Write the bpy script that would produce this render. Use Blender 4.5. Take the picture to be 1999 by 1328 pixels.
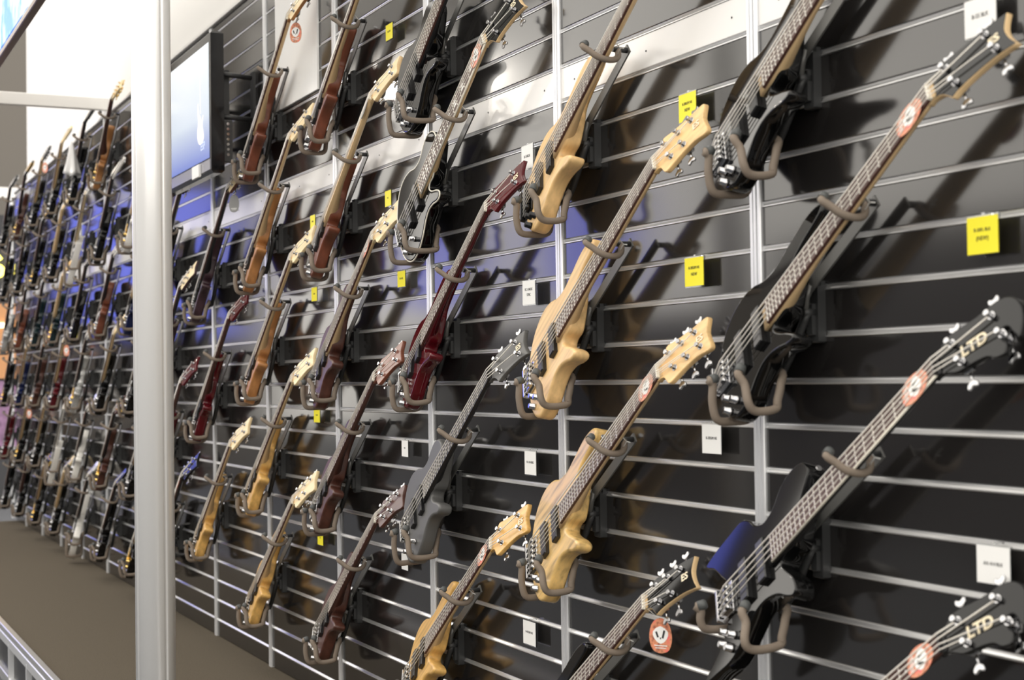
import bpy, math, random
from mathutils import Vector, Matrix
random.seed(7)
for o in list(bpy.data.objects): bpy.data.objects.remove(o)
scene = bpy.context.scene
col = scene.collection

# ------------------------------------------------------------------ camera
P, S = 0.99, 0.1021            # panel pitch and slat pitch of the wall
yaw, pitch, roll = 0.446973, 0.024408, -0.0142868
CAM = Vector((2.92605, -2.0402, -0.1861))
fw = Vector((-math.cos(yaw)*math.cos(pitch), math.sin(yaw)*math.cos(pitch), math.sin(pitch)))
r0 = Vector((math.sin(yaw), math.cos(yaw), 0)); u0 = r0.cross(fw)
rr = r0*math.cos(roll)+u0*math.sin(roll); uu = u0*math.cos(roll)-r0*math.sin(roll)
cd = bpy.data.cameras.new('camera'); cam = bpy.data.objects.new('camera', cd); col.objects.link(cam)
M3 = Matrix((rr, uu, -fw)).transposed()
cam.matrix_world = Matrix.Translation(CAM) @ M3.to_4x4()
cd.sensor_fit = 'HORIZONTAL'; cd.sensor_width = 23.6; cd.lens = 35.0
cd.dof.use_dof = True; cd.dof.focus_distance = 4.9; cd.dof.aperture_fstop = 2.8
cd.clip_start = 0.05; cd.clip_end = 200
scene.camera = cam

# ------------------------------------------------------------------ world and exposure
w = bpy.data.worlds.new('World'); scene.world = w; w.use_nodes = True
bg = w.node_tree.nodes['Background']; bg.inputs[0].default_value = (1.0, 0.95, 0.87, 1); bg.inputs[1].default_value = 2.55
scene.view_settings.view_transform = 'Standard'; scene.view_settings.look = 'None'
scene.view_settings.exposure = 0.0; scene.view_settings.gamma = 1.0
scene.view_settings.use_curve_mapping = False
FLOOR = -1.515; HALL = -1.80; WALL_TOP = 1.675; WALL_L = -12.55; WALL_R = 3.6
LAMPS = [(-11.7, -4.0), (-10.9, -4.0)]      # their reflections show as two bright dots in the glossy wall
LAMP_Z, LAMP_W = 2.9, 110.0; LAMP_AIM = Vector((-4.5, 0, .6))

# ------------------------------------------------------------------ helpers
def tag(o, label=None, cat=None, group=None, kind=None):
    if label: o['label'] = label
    if cat: o['category'] = cat
    if group: o['group'] = group
    if kind: o['kind'] = kind
    return o
def empty(name, loc=(0,0,0), mat=None):
    o = bpy.data.objects.new(name, None); o.empty_display_size = .05; col.objects.link(o)
    if mat is not None: o.matrix_world = mat
    else: o.location = loc
    return o
def link(name, me, parent=None):
    o = bpy.data.objects.new(name, me); col.objects.link(o)
    if parent: o.parent = parent
    return o

class MB:
    def __init__(s): s.v=[]; s.f=[]; s.sm=[]
    def add(s, vs, fs, smooth=True):
        b=len(s.v); s.v += [tuple(p) for p in vs]
        for i,f in enumerate(fs):
            s.f.append(tuple(b+k for k in f)); s.sm.append(smooth if isinstance(smooth,bool) else smooth[i])
        return s
    def box(s, c, d, R=None, bev=0.0):
        c=Vector(c); h=Vector(d)/2
        if bev>0:
            b=min(bev, min(h)*.9); vs=[]; fs=[]
            pts=[(-h.x,-h.y),(h.x,-h.y),(h.x,h.y),(-h.x,h.y)]
            def ring(ix,z):
                return [Vector((x-math.copysign(ix,x), y-math.copysign(ix,y), z)) for x,y in pts]
            rings=[ring(b,-h.z),ring(0,-h.z+b),ring(0,h.z-b),ring(b,h.z)]
            for r in rings: vs+=r
            for i in range(3):
                for k in range(4):
                    fs.append((i*4+k,i*4+(k+1)%4,(i+1)*4+(k+1)%4,(i+1)*4+k))
            fs.append((3,2,1,0)); fs.append((12,13,14,15))
        else:
            vs=[Vector((x*h.x,y*h.y,z*h.z)) for z in (-1,1) for x,y in ((-1,-1),(1,-1),(1,1),(-1,1))]
            fs=[(3,2,1,0),(4,5,6,7),(0,1,5,4),(1,2,6,5),(2,3,7,6),(3,0,4,7)]
        vs=[(R@v if R else v)+c for v in vs]
        return s.add(vs,fs,False)
    def tube(s, path, r, n=8, caps=True, smooth=True):
        path=[Vector(p) for p in path]; L=len(path); rad=r if isinstance(r,(list,tuple)) else [r]*L
        t=[]
        for i in range(L):
            a=path[max(i-1,0)]; b=path[min(i+1,L-1)]; t.append((b-a).normalized())
        up=Vector((0,0,1)) if abs(t[0].z)<.9 else Vector((1,0,0))
        x=t[0].cross(up).normalized(); vs=[]; fs=[]
        for i in range(L):
            x=(x-t[i]*x.dot(t[i])).normalized(); y=t[i].cross(x)
            for k in range(n):
                a=2*math.pi*k/n; vs.append(path[i]+(x*math.cos(a)+y*math.sin(a))*rad[i])
        for i in range(L-1):
            for k in range(n): fs.append((i*n+k,i*n+(k+1)%n,(i+1)*n+(k+1)%n,(i+1)*n+k))
        sm=[smooth]*len(fs)
        if caps:
            fs.append(tuple(range(n-1,-1,-1))); fs.append(tuple((L-1)*n+k for k in range(n))); sm+=[False,False]
        return s.add(vs,fs,sm)
    def cyl(s,a,b,r,n=10): return s.tube([a,b],r,n)
    def ball(s,c,r,n=8,m=5):
        c=Vector(c); rx=r if isinstance(r,(tuple,list)) else (r,r,r); vs=[c+Vector((0,0,-rx[2]))]; fs=[]
        for j in range(1,m):
            ph=-math.pi/2+math.pi*j/m
            for k in range(n):
                a=2*math.pi*k/n; vs.append(c+Vector((rx[0]*math.cos(ph)*math.cos(a),rx[1]*math.cos(ph)*math.sin(a),rx[2]*math.sin(ph))))
        vs.append(c+Vector((0,0,rx[2]))); T=len(vs)-1
        for k in range(n):
            fs.append((0,1+(k+1)%n,1+k)); fs.append((T,T-n+k,T-n+(k+1)%n))
        for j in range(m-2):
            for k in range(n):
                a=1+j*n; fs.append((a+k,a+(k+1)%n,a+n+(k+1)%n,a+n+k))
        return s.add(vs,fs)
    def outline(s, pts, z0, z1, bev=.004, seg=3, zf=None):
        """extrude a closed 2-D outline (counter-clockwise) from z0 to z1 with rounded rims"""
        n=len(pts); A=sum(pts[i][0]*pts[(i+1)%n][1]-pts[(i+1)%n][0]*pts[i][1] for i in range(n))
        if A<0: pts=pts[::-1]
        nor=[]
        for i in range(n):
            a=Vector(pts[i-1]); b=Vector(pts[i]); c=Vector(pts[(i+1)%n])
            d1=(b-a).normalized(); d2=(c-b).normalized()
            m=(Vector((d1.y,-d1.x))+Vector((d2.y,-d2.x)))
            m=m.normalized() if m.length>1e-6 else Vector((d1.y,-d1.x)); nor.append(m)
        rings=[]
        for j in range(seg+1):
            a=math.pi/2*j/seg; rings.append((bev*(1-math.sin(a)), z0+bev*(1-math.cos(a))))
        for j in range(seg+1):
            a=math.pi/2*j/seg; rings.append((bev*(1-math.cos(a)), z1-bev*(1-math.sin(a))))
        vs=[]; fs=[]; sm=[]
        for ins,z in rings:
            for i in range(n):
                p=Vector(pts[i])-nor[i]*ins; zz=z+(zf(p.x,p.y) if zf else 0); vs.append((p.x,p.y,zz))
        R=len(rings)
        for j in range(R-1):
            for i in range(n):
                fs.append((j*n+i,j*n+(i+1)%n,(j+1)*n+(i+1)%n,(j+1)*n+i)); sm.append(True)
        fs.append(tuple(range(n-1,-1,-1))); fs.append(tuple((R-1)*n+i for i in range(n))); sm+=[False,False]
        return s.add(vs,fs,sm)
    def xf(s,M):
        s.v=[tuple(M@Vector(p)) for p in s.v]; return s
    def mesh(s,name,mat):
        me=bpy.data.meshes.new(name); me.from_pydata(s.v,[],s.f)
        me.polygons.foreach_set('use_smooth',s.sm); me.materials.append(mat); me.update(); return me
    def build(s,name,mat,parent=None): return link(name,s.mesh(name,mat),parent)

def spline(pts, per=6, closed=True, sharp=()):
    """Catmull-Rom through the points; indices in sharp stay corners"""
    n=len(pts); out=[]
    for i in range(n if closed else n-1):
        p1=Vector(pts[i]); p2=Vector(pts[(i+1)%n])
        p0=p1-(p2-p1)*.3 if i in sharp else Vector(pts[i-1]); j=(i+1)%n
        p3=p2+(p2-p1)*.3 if j in sharp else Vector(pts[(i+2)%n])
        for k in range(per):
            t=k/per; out.append(tuple(.5*((2*p1)+(p2-p0)*t+(2*p0-5*p1+4*p2-p3)*t*t+(3*p1-p0-3*p2+p3)*t**3)))
    return out

def text_mesh(body, size, mat, bold=False):
    cu=bpy.data.curves.new('lettering','FONT'); cu.body=body; cu.size=size; cu.align_x='CENTER'; cu.align_y='CENTER'
    cu.extrude=.0003; cu.offset=.0006*size/.02 if bold else 0; cu.resolution_u=3
    o=bpy.data.objects.new('lettering',cu); col.objects.link(o)
    dg=bpy.context.evaluated_depsgraph_get(); me=bpy.data.meshes.new_from_object(o.evaluated_get(dg))
    bpy.data.objects.remove(o); me.materials.clear(); me.materials.append(mat); return me

# ------------------------------------------------------------------ materials
MATS={}
def mat(name, color, rough=.4, metal=0., spec=.5, coat=0., emit=None, es=0., trans=0., noise=None, bump=None, alpha=1.):
    if name in MATS: return MATS[name]
    m=bpy.data.materials.new(name); m.use_nodes=True; nt=m.node_tree; b=nt.nodes['Principled BSDF']
    c=tuple(color)+(1,)
    b.inputs['Base Color'].default_value=c; b.inputs['Roughness'].default_value=rough; b.inputs['Metallic'].default_value=metal
    b.inputs['Specular IOR Level'].default_value=spec; b.inputs['Coat Weight'].default_value=coat; b.inputs['Coat Roughness'].default_value=.04
    b.inputs['Transmission Weight'].default_value=trans; b.inputs['Alpha'].default_value=alpha
    if emit: b.inputs['Emission Color'].default_value=tuple(emit)+(1,); b.inputs['Emission Strength'].default_value=es
    if noise:      # (scale vector, amount)
        tc=nt.nodes.new('ShaderNodeTexCoord'); mp=nt.nodes.new('ShaderNodeMapping'); nz=nt.nodes.new('ShaderNodeTexNoise'); rp=nt.nodes.new('ShaderNodeValToRGB')
        mp.inputs['Scale'].default_value=noise[0]; nz.inputs['Scale'].default_value=1; nz.inputs['Detail'].default_value=4
        nt.links.new(tc.outputs['Object'],mp.inputs[0]); nt.links.new(mp.outputs[0],nz.inputs[0]); nt.links.new(nz.outputs[0],rp.inputs[0])
        a=noise[1]; rp.color_ramp.elements[0].position=.3; rp.color_ramp.elements[1].position=.7
        rp.color_ramp.elements[0].color=tuple(x*(1-a) for x in color)+(1,); rp.color_ramp.elements[1].color=tuple(min(1,x*(1+a*.6)) for x in color)+(1,)
        if len(noise)>2:
            e=rp.color_ramp.elements.new(.5); e.color=tuple(noise[2])+(1,)
        nt.links.new(rp.outputs[0],b.inputs['Base Color'])
    if bump:
        nz2=nt.nodes.new('ShaderNodeTexNoise'); nz2.inputs['Scale'].default_value=bump[0]; bp=nt.nodes.new('ShaderNodeBump'); bp.inputs['Strength'].default_value=bump[1]; bp.inputs['Distance'].default_value=.002
        tc2=nt.nodes.new('ShaderNodeTexCoord'); nt.links.new(tc2.outputs['Object'],nz2.inputs[0]); nt.links.new(nz2.outputs[0],bp.inputs['Height']); nt.links.new(bp.outputs[0],b.inputs['Normal'])
    MATS[name]=m; return m
def wood(name, color, amount=.25, rough=.35, coat=.0, sx=60., sy=5.): return mat(name,color,rough,noise=((sx,sy,sx),amount),coat=coat)
BLACK=mat('gloss_black_lacquer',(.003,.003,.0032),.05,spec=.36)
SATBLACK=mat('satin_black',(.012,.012,.013),.4)
BLUEBLACK=mat('midnight_blue_lacquer',(.004,.010,.055),.05,spec=.45)
RED=mat('dark_red_lacquer',(.085,.003,.007),.07,spec=.5)
NATURAL=wood('natural_ash',(.78,.52,.24),.22,.38)
AMBER=wood('amber_ash',(.70,.42,.13),.28,.35)
SPALT=mat('spalted_maple',(.66,.43,.15),.32,noise=((55,7,55),.45,(.70,.47,.18)),coat=.2)
HONEY=wood('honey_mahogany',(.42,.19,.065),.2,.38)
MAHOG=wood('brown_mahogany',(.17,.05,.025),.25,.36)
WALNUT=wood('dark_walnut_stain',(.075,.026,.017),.3,.36)
MAPLE=wood('maple_neck',(.70,.50,.27),.12,.4)
PALE=wood('pale_maple',(.80,.64,.38),.1,.4)
ROSE=wood('rosewood',(.075,.028,.02),.3,.45)
EBONY=mat('ebony',(.012,.010,.010),.4)
GREY=mat('satin_grey_paint',(.10,.10,.098),.45)
PURPLE=wood('dark_plum_stain',(.045,.02,.028),.3,.35)
WHITE=mat('white_lacquer',(.82,.80,.76),.12,coat=.6)
SILVER=mat('silver_sparkle',(.55,.55,.54),.25,metal=.6)
TEAL=mat('dark_teal_lacquer',(.006,.02,.024),.07)
CHROME=mat('chrome',(.50,.50,.51),.12,metal=1)
BLKMETAL=mat('black_hardware',(.02,.02,.022),.25,metal=.6)
GOLD=mat('gold_hardware',(.83,.58,.2),.2,metal=1)
STEEL=mat('string_steel',(.92,.88,.81),.3,metal=.4)
FRETM=mat('fret_nickel',(.88,.85,.79),.3,metal=.5)
BONE=mat('bone_white',(.80,.76,.66),.4)
PLASTIC=mat('black_pickup_plastic',(.012,.012,.013),.3)
PEARL=mat('pearl_inlay',(.78,.76,.74),.25)
FOAM=mat('taupe_foam_sleeve',(.205,.165,.13),.75,bump=(400,.2))
CAPM=mat('grey_rubber_cap',(.07,.075,.075),.55)
BRKT=mat('black_powder_coat',(.028,.029,.030),.45)
BARM=mat('grey_steel_bar',(.13,.13,.125),.38,metal=.3)
CARDW=mat('white_card',(.86,.86,.85),.6)
CARDY=mat('yellow_card',(.90,.80,.02),.55)
INK=mat('black_ink',(.02,.02,.02),.6)
ACRYL=mat('clear_acrylic',(.95,.97,.97),.03,trans=1.)
TIEM=mat('clear_cable_tie',(.85,.85,.83),.3)
LOGO=mat('cream_logo',(.80,.70,.50),.4)
TAGRED=mat('hang_tag_red',(.60,.10,.10),.4,noise=((70,70,70),.7,(.72,.30,.16)))
TAGGREY=mat('hang_tag_grey',(.23,.23,.23),.5)
ALU=mat('satin_aluminium',(.80,.80,.80),.28,metal=.85)
ALUP=mat('anodised_post',(.76,.77,.79),.3,metal=.55)
PLANK=mat('black_gloss_laminate',(.015,.0138,.0134),.12,spec=1.0)
WPLANK=mat('white_laminate',(.82,.81,.80),.25)
BOARD=mat('black_backing_board',(.02,.02,.02),.6)
PAINTW=mat('white_painted_panel',(.84,.83,.81),.55)
CARPET=mat('brown_grey_carpet',(.105,.088,.066),.95,spec=.1,noise=((260,260,260),.35),bump=(600,.5))
HALLF=mat('hall_floor_carpet',(.07,.075,.085),.9,noise=((30,30,30),.2))

# ------------------------------------------------------------------ the wall
wall=empty('wall_right'); tag(wall,'black slatwall with aluminium rails, posts and one white band','wall',kind='structure')
b=MB(); b.box(((WALL_L+WALL_R)/2,.035,(FLOOR+WALL_TOP)/2),(WALL_R-WALL_L,.04,WALL_TOP-FLOOR)); b.build('backing_board',BOARD,wall)
ks=list(range(-14,17))
seams=list(range(-3,14))
def span(n):           # panel between seam n (left) and seam n-1 (right)
    a=-n*P+.019; c=-(n-1)*P-.019
    return max(a,WALL_L),min(c,WALL_R)
pm={}; RH=.0135
def plank_mesh(L,h,m,key):
    if key not in pm:
        q=MB(); q.box((0,0,0),(L,.016,h),bev=.0015); pm[key]=q.mesh('panel',m)
    return pm[key]
def rail_mesh(L,key):
    if key not in pm:
        prof=[(.006,-.0068),(-.0075,-.0068),(-.0085,-.0055),(-.0085,-.0040),(-.0060,-.0032),(-.0012,.0030),(-.0040,.0048),(-.0045,.0066),(.006,.0066)]
        q=MB(); n=len(prof); vs=[(-L/2,y,z) for y,z in prof]+[(L/2,y,z) for y,z in prof]
        fs=[(i,i+n,(i+1)%n+n,(i+1)%n) for i in range(n)]+[tuple(range(n)),tuple(range(2*n-1,n-1,-1))]
        q.add(vs,fs,False); pm[key]=q.mesh('rail',ALU)
    return pm[key]
pieces=[]
for n in seams+[14]:
    x0,x1=span(n)
    if x1-x0<.05 or x0>1.4: continue
    L=round(x1-x0,3); cx=(x0+x1)/2
    for k in ks+[17]:
        z1=k*S-RH/2; z0=(k-1)*S+RH/2
        if k==-14: z0=FLOOR+.004
        if k==17: z1=WALL_TOP
        if z1-z0<.01: continue
        h=round(z1-z0,4); white=(k==7)
        pieces.append((n,'panel',(cx,.007,(z0+z1)/2),plank_mesh(L,h,WPLANK if white else PLANK,('p',L,h,white))))
        if k<17: pieces.append((n,'rail',(cx,.006,k*S),rail_mesh(L,('r',L))))
cnt={'panel':0,'rail':0}; rest={'panel':[],'rail':[]}
for n,kind,loc,me in pieces:
    if cnt[kind]<300:
        o=link(kind,me,wall); o.location=loc; cnt[kind]+=1
    else: rest[kind].append((loc,me))
for kind,L in rest.items():
    groups={}
    for loc,me in L: groups.setdefault(me.materials[0].name,[]).append((loc,me))
    for mn,LL in groups.items():
        q=MB()
        for loc,me in LL:
            q.add([v.co+Vector(loc) for v in me.vertices],[tuple(p.vertices) for p in me.polygons],False)
        tag(q.build('far_'+kind+'s',bpy.data.materials[mn],wall),kind='stuff')
# small screws in the white band
q0=MB(); q0.cyl((0,0,0),(0,-.0015,0),.0028,8); scm=q0.mesh('screw',BLKMETAL)
for n in range(-1,6):
    for dx in (.10,.5,.9):
        o=link('screw',scm,wall); o.location=(-n*P+dx-.99,-.0008,6.5*S)
# posts
prof=[(-.021,.02),(-.021,-.006),(-.019,-.009),(-.009,-.009),(-.008,-.005),(-.004,-.005),(-.003,-.010),(.005,-.010),(.006,-.005),(.0095,-.005),(.0105,-.009),(.019,-.009),(.021,-.006),(.021,.02)]
q=MB(); H0,H1=FLOOR,WALL_TOP+.01; n_=len(prof)
q.add([(x,y,H0) for x,y in prof]+[(x,y,H1) for x,y in prof],[(i,(i+1)%n_,(i+1)%n_+n_,i+n_) for i in range(n_)]+[tuple(range(n_-1,-1,-1)),tuple(range(n_,2*n_))],False)
postm=q.mesh('post',ALUP)
for n in seams:
    o=link('post',postm,wall); o.location=(-n*P,0,0)
# white wall above
b=MB(); b.box(((-11.75+WALL_R)/2,.03,(WALL_TOP+3.6)/2),(WALL_R+11.75,.05,3.6-WALL_TOP)); tag(b.build('wall_upper',PAINTW),'plain white wall panel above the black slatwall','wall',kind='structure')
b=MB(); b.box(((WALL_L+WALL_R)/2,-.002,WALL_TOP+.014),(WALL_R-WALL_L,.03,.024),bev=.003); tag(b.build('trim_1',PAINTW),'aluminium capping rail along the top of the slatwall','trim',kind='structure')

# floor (raised stage), its edge frame, hall floor
b=MB(); b.box(((WALL_L+WALL_R)/2,-.46,FLOOR-.03),(WALL_R-WALL_L,.96,.06)); tag(b.build('floor',CARPET),'brown grey carpet on the raised stage','floor',kind='structure')
b=MB(); b.box((-10,-20,HALL-.05),(80,60,.1)); tag(b.build('floor_hall',HALLF),'dark hall carpet below the stage','floor',kind='structure')
st=empty('stage_frame',(0,-.955,HALL)); tag(st,'aluminium stage edge frame with dark infill panels','stage frame')
b=MB(); b.box(((WALL_L+WALL_R)/2,0,FLOOR-HALL+.002),(WALL_R-WALL_L,.034,.03),bev=.004); b.build('top_rail',ALU,st)
b=MB(); b.box(((WALL_L+WALL_R)/2,-.004,FLOOR-HALL-.045),(WALL_R-WALL_L,.03,.05),bev=.004); b.build('upper_rail',ALUP,st)
b=MB(); b.box(((WALL_L+WALL_R)/2,0,.03),(WALL_R-WALL_L,.036,.06),bev=.004); b.build('bottom_rail',ALU,st)
q=MB(); q.box((0,-.006,.14),(.03,.028,.20),bev=.003); upm=q.mesh('upright',ALUP)
q=MB(); q.box((0,.012,.14),(.62,.01,.18)); inm=q.mesh('infill_panel',SATBLACK)
x=WALL_R-.02
while x>WALL_L:
    o=link('upright',upm,st); o.location=(x,0,0); o=link('infill_panel',inm,st); o.location=(x-.325,0,0); x-=.65

# round aluminium column at the stage edge
pl=empty('aluminium_column',(-1.657,-1.04,HALL)); tag(pl,'tall round aluminium column with grooves standing against the stage edge','column')
pts=[]
for i in range(96):
    a=2*math.pi*i/96; d=abs(((a+math.pi/4)%(math.pi/2))-math.pi/4); r=.0587
    if d<.06: r=.0526
    elif d<.085: r=.0577
    pts.append((r*math.cos(a),r*math.sin(a)))
q=MB(); n_=len(pts); q.add([(x,y,0) for x,y in pts]+[(x,y,4.9) for x,y in pts],[(i,(i+1)%n_,(i+1)%n_+n_,i+n_) for i in range(n_)]+[tuple(range(n_-1,-1,-1)),tuple(range(n_,2*n_))],[True]*n_+[False]*2)
o=q.build('shaft',mat('column_aluminium',(.92,.92,.92),.28,metal=.3),pl); o.rotation_euler=(0,0,.35)
q=MB(); q.tube([(0,0,.002),(0,0,.014)],.064,32); q.build('base_ring',ALUP,pl)
# cross beam from the wall out to the next column, and its column
bm=MB(); bm.box((-7.84,-.495,1.762),(.05,1.0,.085),bev=.004); tag(bm.build('cross_beam',PAINTW),'white cross beam reaching out from the wall top','beam')
p2=empty('aluminium_column',(-7.86,-1.04,HALL)); tag(p2,'aluminium column carrying the white cross beam','column')
o=link('shaft',pl.children[0].data,p2); o.rotation_euler=(0,0,.35)
# overhead light box
lb=empty('overhead_lightbox',(-4.755,-1.0,1.53)); tag(lb,'blue backlit overhead banner box with bronze edge above the stage','light box')
b=MB(); b.box((0,0,.42),(6.08,.03,.80)); b.build('casing',PAINTW,lb)
b=MB(); b.box((0,-.002,.008),(6.08,.040,.026),bev=.004); b.build('edge_trim',mat('bronze_trim',(.16,.11,.09),.3,metal=.6),lb)
m=bpy.data.materials.new('blue_banner_print'); m.use_nodes=True; nt=m.node_tree; pb=nt.nodes['Principled BSDF']
tc=nt.nodes.new('ShaderNodeTexCoord'); nz=nt.nodes.new('ShaderNodeTexNoise'); nz.inputs['Scale'].default_value=3.2; nz.inputs['Detail'].default_value=5
cr=nt.nodes.new('ShaderNodeValToRGB'); cr.color_ramp.elements[0].position=.42; cr.color_ramp.elements[0].color=(.03,.22,.75,1); cr.color_ramp.elements[1].position=.62; cr.color_ramp.elements[1].color=(.85,.95,1,1)
nt.links.new(tc.outputs['Object'],nz.inputs[0]); nt.links.new(nz.outputs[0],cr.inputs[0]); nt.links.new(cr.outputs[0],pb.inputs['Emission Color']); nt.links.new(cr.outputs[0],pb.inputs['Base Color']); pb.inputs['Emission Strength'].default_value=.75
b=MB(); b.box((0,-.018,.425),(6.0,.006,.78)); b.build('banner',m,lb)

# spot lamps on arms
q=MB(); q.tube([(0,-.07,.10),(0,.10,-.04)],[.045,.06],16); housing=q.mesh('housing',BLKMETAL)
q=MB(); q.tube([(0,.0,.10),(0,-.06,.35),(0,.10,.62)],.010,8); armm=q.mesh('arm',BLKMETAL)
q=MB(); q.tube([(0,.101,-.041),(0,.104,-.0435)],.052,16); lensm=q.mesh('lens',mat('lit_lamp_lens',(1,1,1),.3,emit=(1,.93,.82),es=8))
for X,Y in LAMPS:
    r=empty('arm_spotlight_offscreen',(X,Y,LAMP_Z)); tag(r,'black arm spotlight across the aisle aimed at the guitar wall','spotlight','spotlights across the aisle')
    aim=LAMP_AIM-Vector((X,Y,LAMP_Z)); r.rotation_euler=(0,0,math.atan2(-aim.x,aim.y))
    link('housing',housing,r); link('arm',armm,r); link('lens',lensm,r)
    ld=bpy.data.lights.new('spot','SPOT'); ld.energy=LAMP_W; ld.spot_size=1.7; ld.spot_blend=.9; ld.shadow_soft_size=.07; ld.color=(1,.93,.83)
    lo=bpy.data.objects.new('spot_light_offscreen',ld); col.objects.link(lo); lo.parent=r
    lo.location=(0,.115,-.05); d=Vector((0,math.hypot(aim.x,aim.y),aim.z)); lo.rotation_euler=d.to_track_quat('-Z','Y').to_euler()
b=MB(); b.box((-11.2,-3.94,LAMP_Z+.63),(3,.05,.05)); tag(b.build('lighting_rail',BLKMETAL),'black overhead rail carrying the arm spotlights','rail')

# ------------------------------------------------------------------ the hall beyond
def sbox(name,c,d,m,label,cat,kind=None,bev=0):
    b=MB(); b.box(c,d,bev=bev); o=b.build(name,m); tag(o,label,cat,kind=kind); return o
sbox('wall_hall_end',(-24,5,3),(.3,22,10),mat('beige_grey_wall',(.135,.123,.108),.8),'plain beige grey wall at the end of the hall','wall','structure')
sbox('wall_back_booth',(-19.5,1.2,.2),(.2,5.5,4.0),mat('charcoal_booth_wall',(.04,.04,.045),.6),'charcoal booth wall beyond the end of the slatwall','wall','structure')
sbox('booth_beam',(-18.5,.5,2.40),(.16,6,.14),PAINTW,'white horizontal beam of the booth beyond the slatwall','beam')
sbox('display_panel',(-19.37,.0,.42),(.05,1.8,1.05),mat('orange_panel',(.55,.27,.12),.6),'warm orange display panel in the far booth','display')
sbox('light_strip',(-19.33,.0,.64),(.04,1.7,.07),mat('warm_strip',(1,.8,.5),.5,emit=(1,.78,.45),es=3),'glowing warm light strip across the orange display panel','light')
sbox('purple_banner',(-19.37,.0,-.60),(.05,1.8,.92),mat('purple_print',(.30,.17,.30),.7,noise=((6,6,6),.7)),'mottled purple banner below the orange display panel','banner')
nm=mat('yellow_neon',(1,.9,.2),.4,emit=(1,.85,.12),es=4)
me=text_mesh('6u',.42,nm,True); o=link('neon_sign',me); o.matrix_world=Matrix(((0,0,1,-19.36),(1,0,0,.76),(0,1,0,1.45),(0,0,0,1)))
tag(o,'yellow glowing neon letters on the charcoal booth wall','sign')
# other side of the aisle: unseen added walls that darken reflections, blue light boxes
sbox('wall_opposite_added',(-10,-8.2,-.6),(27,.2,2.4),mat('added_dark_wall',(.05,.05,.055),.5),'unseen dark wall added across the aisle to darken the slatwall reflections','wall','structure')  # added out of view, so the lower slatwall mirrors something dark
sbox('wall_near_added',(-3.4,-7.95,-.27),(15,.2,3.06),mat('added_grey_wall',(.11,.11,.12),.5),'unseen dark grey wall added nearer the stage to darken the slatwall reflections','wall','structure')  # added out of view; taller, dims the mid-height reflection in the near panels
bl=mat('blue_backlit_print',(.1,.12,.6),.4,emit=(.22,.24,1.0),es=1.9)
for i,(x,wd) in enumerate(((-15.5,2.6),(-20.5,3.2))):
    r=empty('blue_lightbox_offscreen',(x,-8.0,.95)); tag(r,'blue backlit light box on the booths across the aisle','light box','blue light boxes across the aisle')
    q=MB(); q.box((0,0,.75),(wd,.12,1.5)); q.build('casing',ALUP,r); q=MB(); q.box((0,.062,.75),(wd-.06,.01,1.44)); q.build('print',bl,r)

r=empty('led_screen_offscreen',(-23.75,-3.3,.55)); tag(r,'large blue glowing screen on the wall at the hall end','screen')
q=MB(); q.box((0,0,1.35),(.12,3.9,2.7)); q.build('casing',SATBLACK,r); q=MB(); q.box((.065,0,1.35),(.01,3.8,2.6)); q.build('panel',mat('blue_screen_glow',(.05,.06,.3),.4,emit=(.20,.24,1.0),es=1.7),r)
# ------------------------------------------------------------------ guitars
NUT=Vector((.7227,-.1195,.8436)); AX=Vector((.8066,0,.591)).normalized(); BX=Vector((AX.z,0,-AX.x))
def gframe(n,k,rho,shift=0,dx=0):
    r=math.radians(rho); N=Vector((0,-1,0))*math.cos(r)-BX*math.sin(r); X=AX.cross(N)
    O=NUT+Vector((-n*P+dx,0,(k-5)*S))-AX*shift
    M=Matrix((X,AX,N)).transposed().to_4x4(); M.translation=O; return M
BASS=[(0,-.915),(.05,-.912),(.095,-.898),(.13,-.872),(.146,-.835),(.137,-.79),(.113,-.752),(.098,-.715),(.099,-.68),(.110,-.645),(.126,-.612),(.132,-.586),(.120,-.577),(.094,-.60),(.068,-.632),(.045,-.652),(.033,-.64),(.030,-.60),(-.030,-.56),(-.045,-.555),(-.060,-.54),(-.072,-.50),(-.080,-.45),(-.088,-.418),(-.106,-.408),(-.124,-.435),(-.130,-.49),(-.119,-.56),(-.110,-.62),(-.120,-.675),(-.142,-.72),(-.152,-.765),(-.147,-.815),(-.122,-.865),(-.078,-.90),(-.035,-.913)]
LPB=[(0,-.93),(.06,-.925),(.115,-.90),(.155,-.855),(.165,-.80),(.148,-.74),(.118,-.69),(.108,-.65),(.118,-.61),(.134,-.58),(.138,-.555),(.122,-.545),(.098,-.565),(.07,-.60),(.045,-.615),(.031,-.60),(.030,-.56),(-.030,-.50),(-.05,-.485),(-.09,-.487),(-.122,-.515),(-.135,-.555),(-.126,-.60),(-.112,-.64),(-.122,-.69),(-.152,-.74),(-.168,-.80),(-.157,-.855),(-.115,-.90),(-.06,-.925)]
AXB=[(.02,-.885),(.075,-.925),(.105,-.975),(.120,-1.016),(.129,-1.026),(.138,-1.016),(.142,-.97),(.146,-.91),(.137,-.865),(.110,-.81),(.092,-.765),(.09,-.72),(.105,-.67),(.132,-.63),(.142,-.605),(.130,-.592),(.10,-.60),(.07,-.625),(.045,-.64),(.031,-.62),(.030,-.58),(-.030,-.545),(-.05,-.535),(-.08,-.505),(-.105,-.488),(-.135,-.51),(-.147,-.56),(-.135,-.61),(-.108,-.65),(-.098,-.695),(-.115,-.735),(-.145,-.762),(-.166,-.80),(-.166,-.86),(-.164,-.92),(-.158,-.974),(-.150,-.984),(-.141,-.976),(-.120,-.945),(-.085,-.915),(-.045,-.885)]
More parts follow.
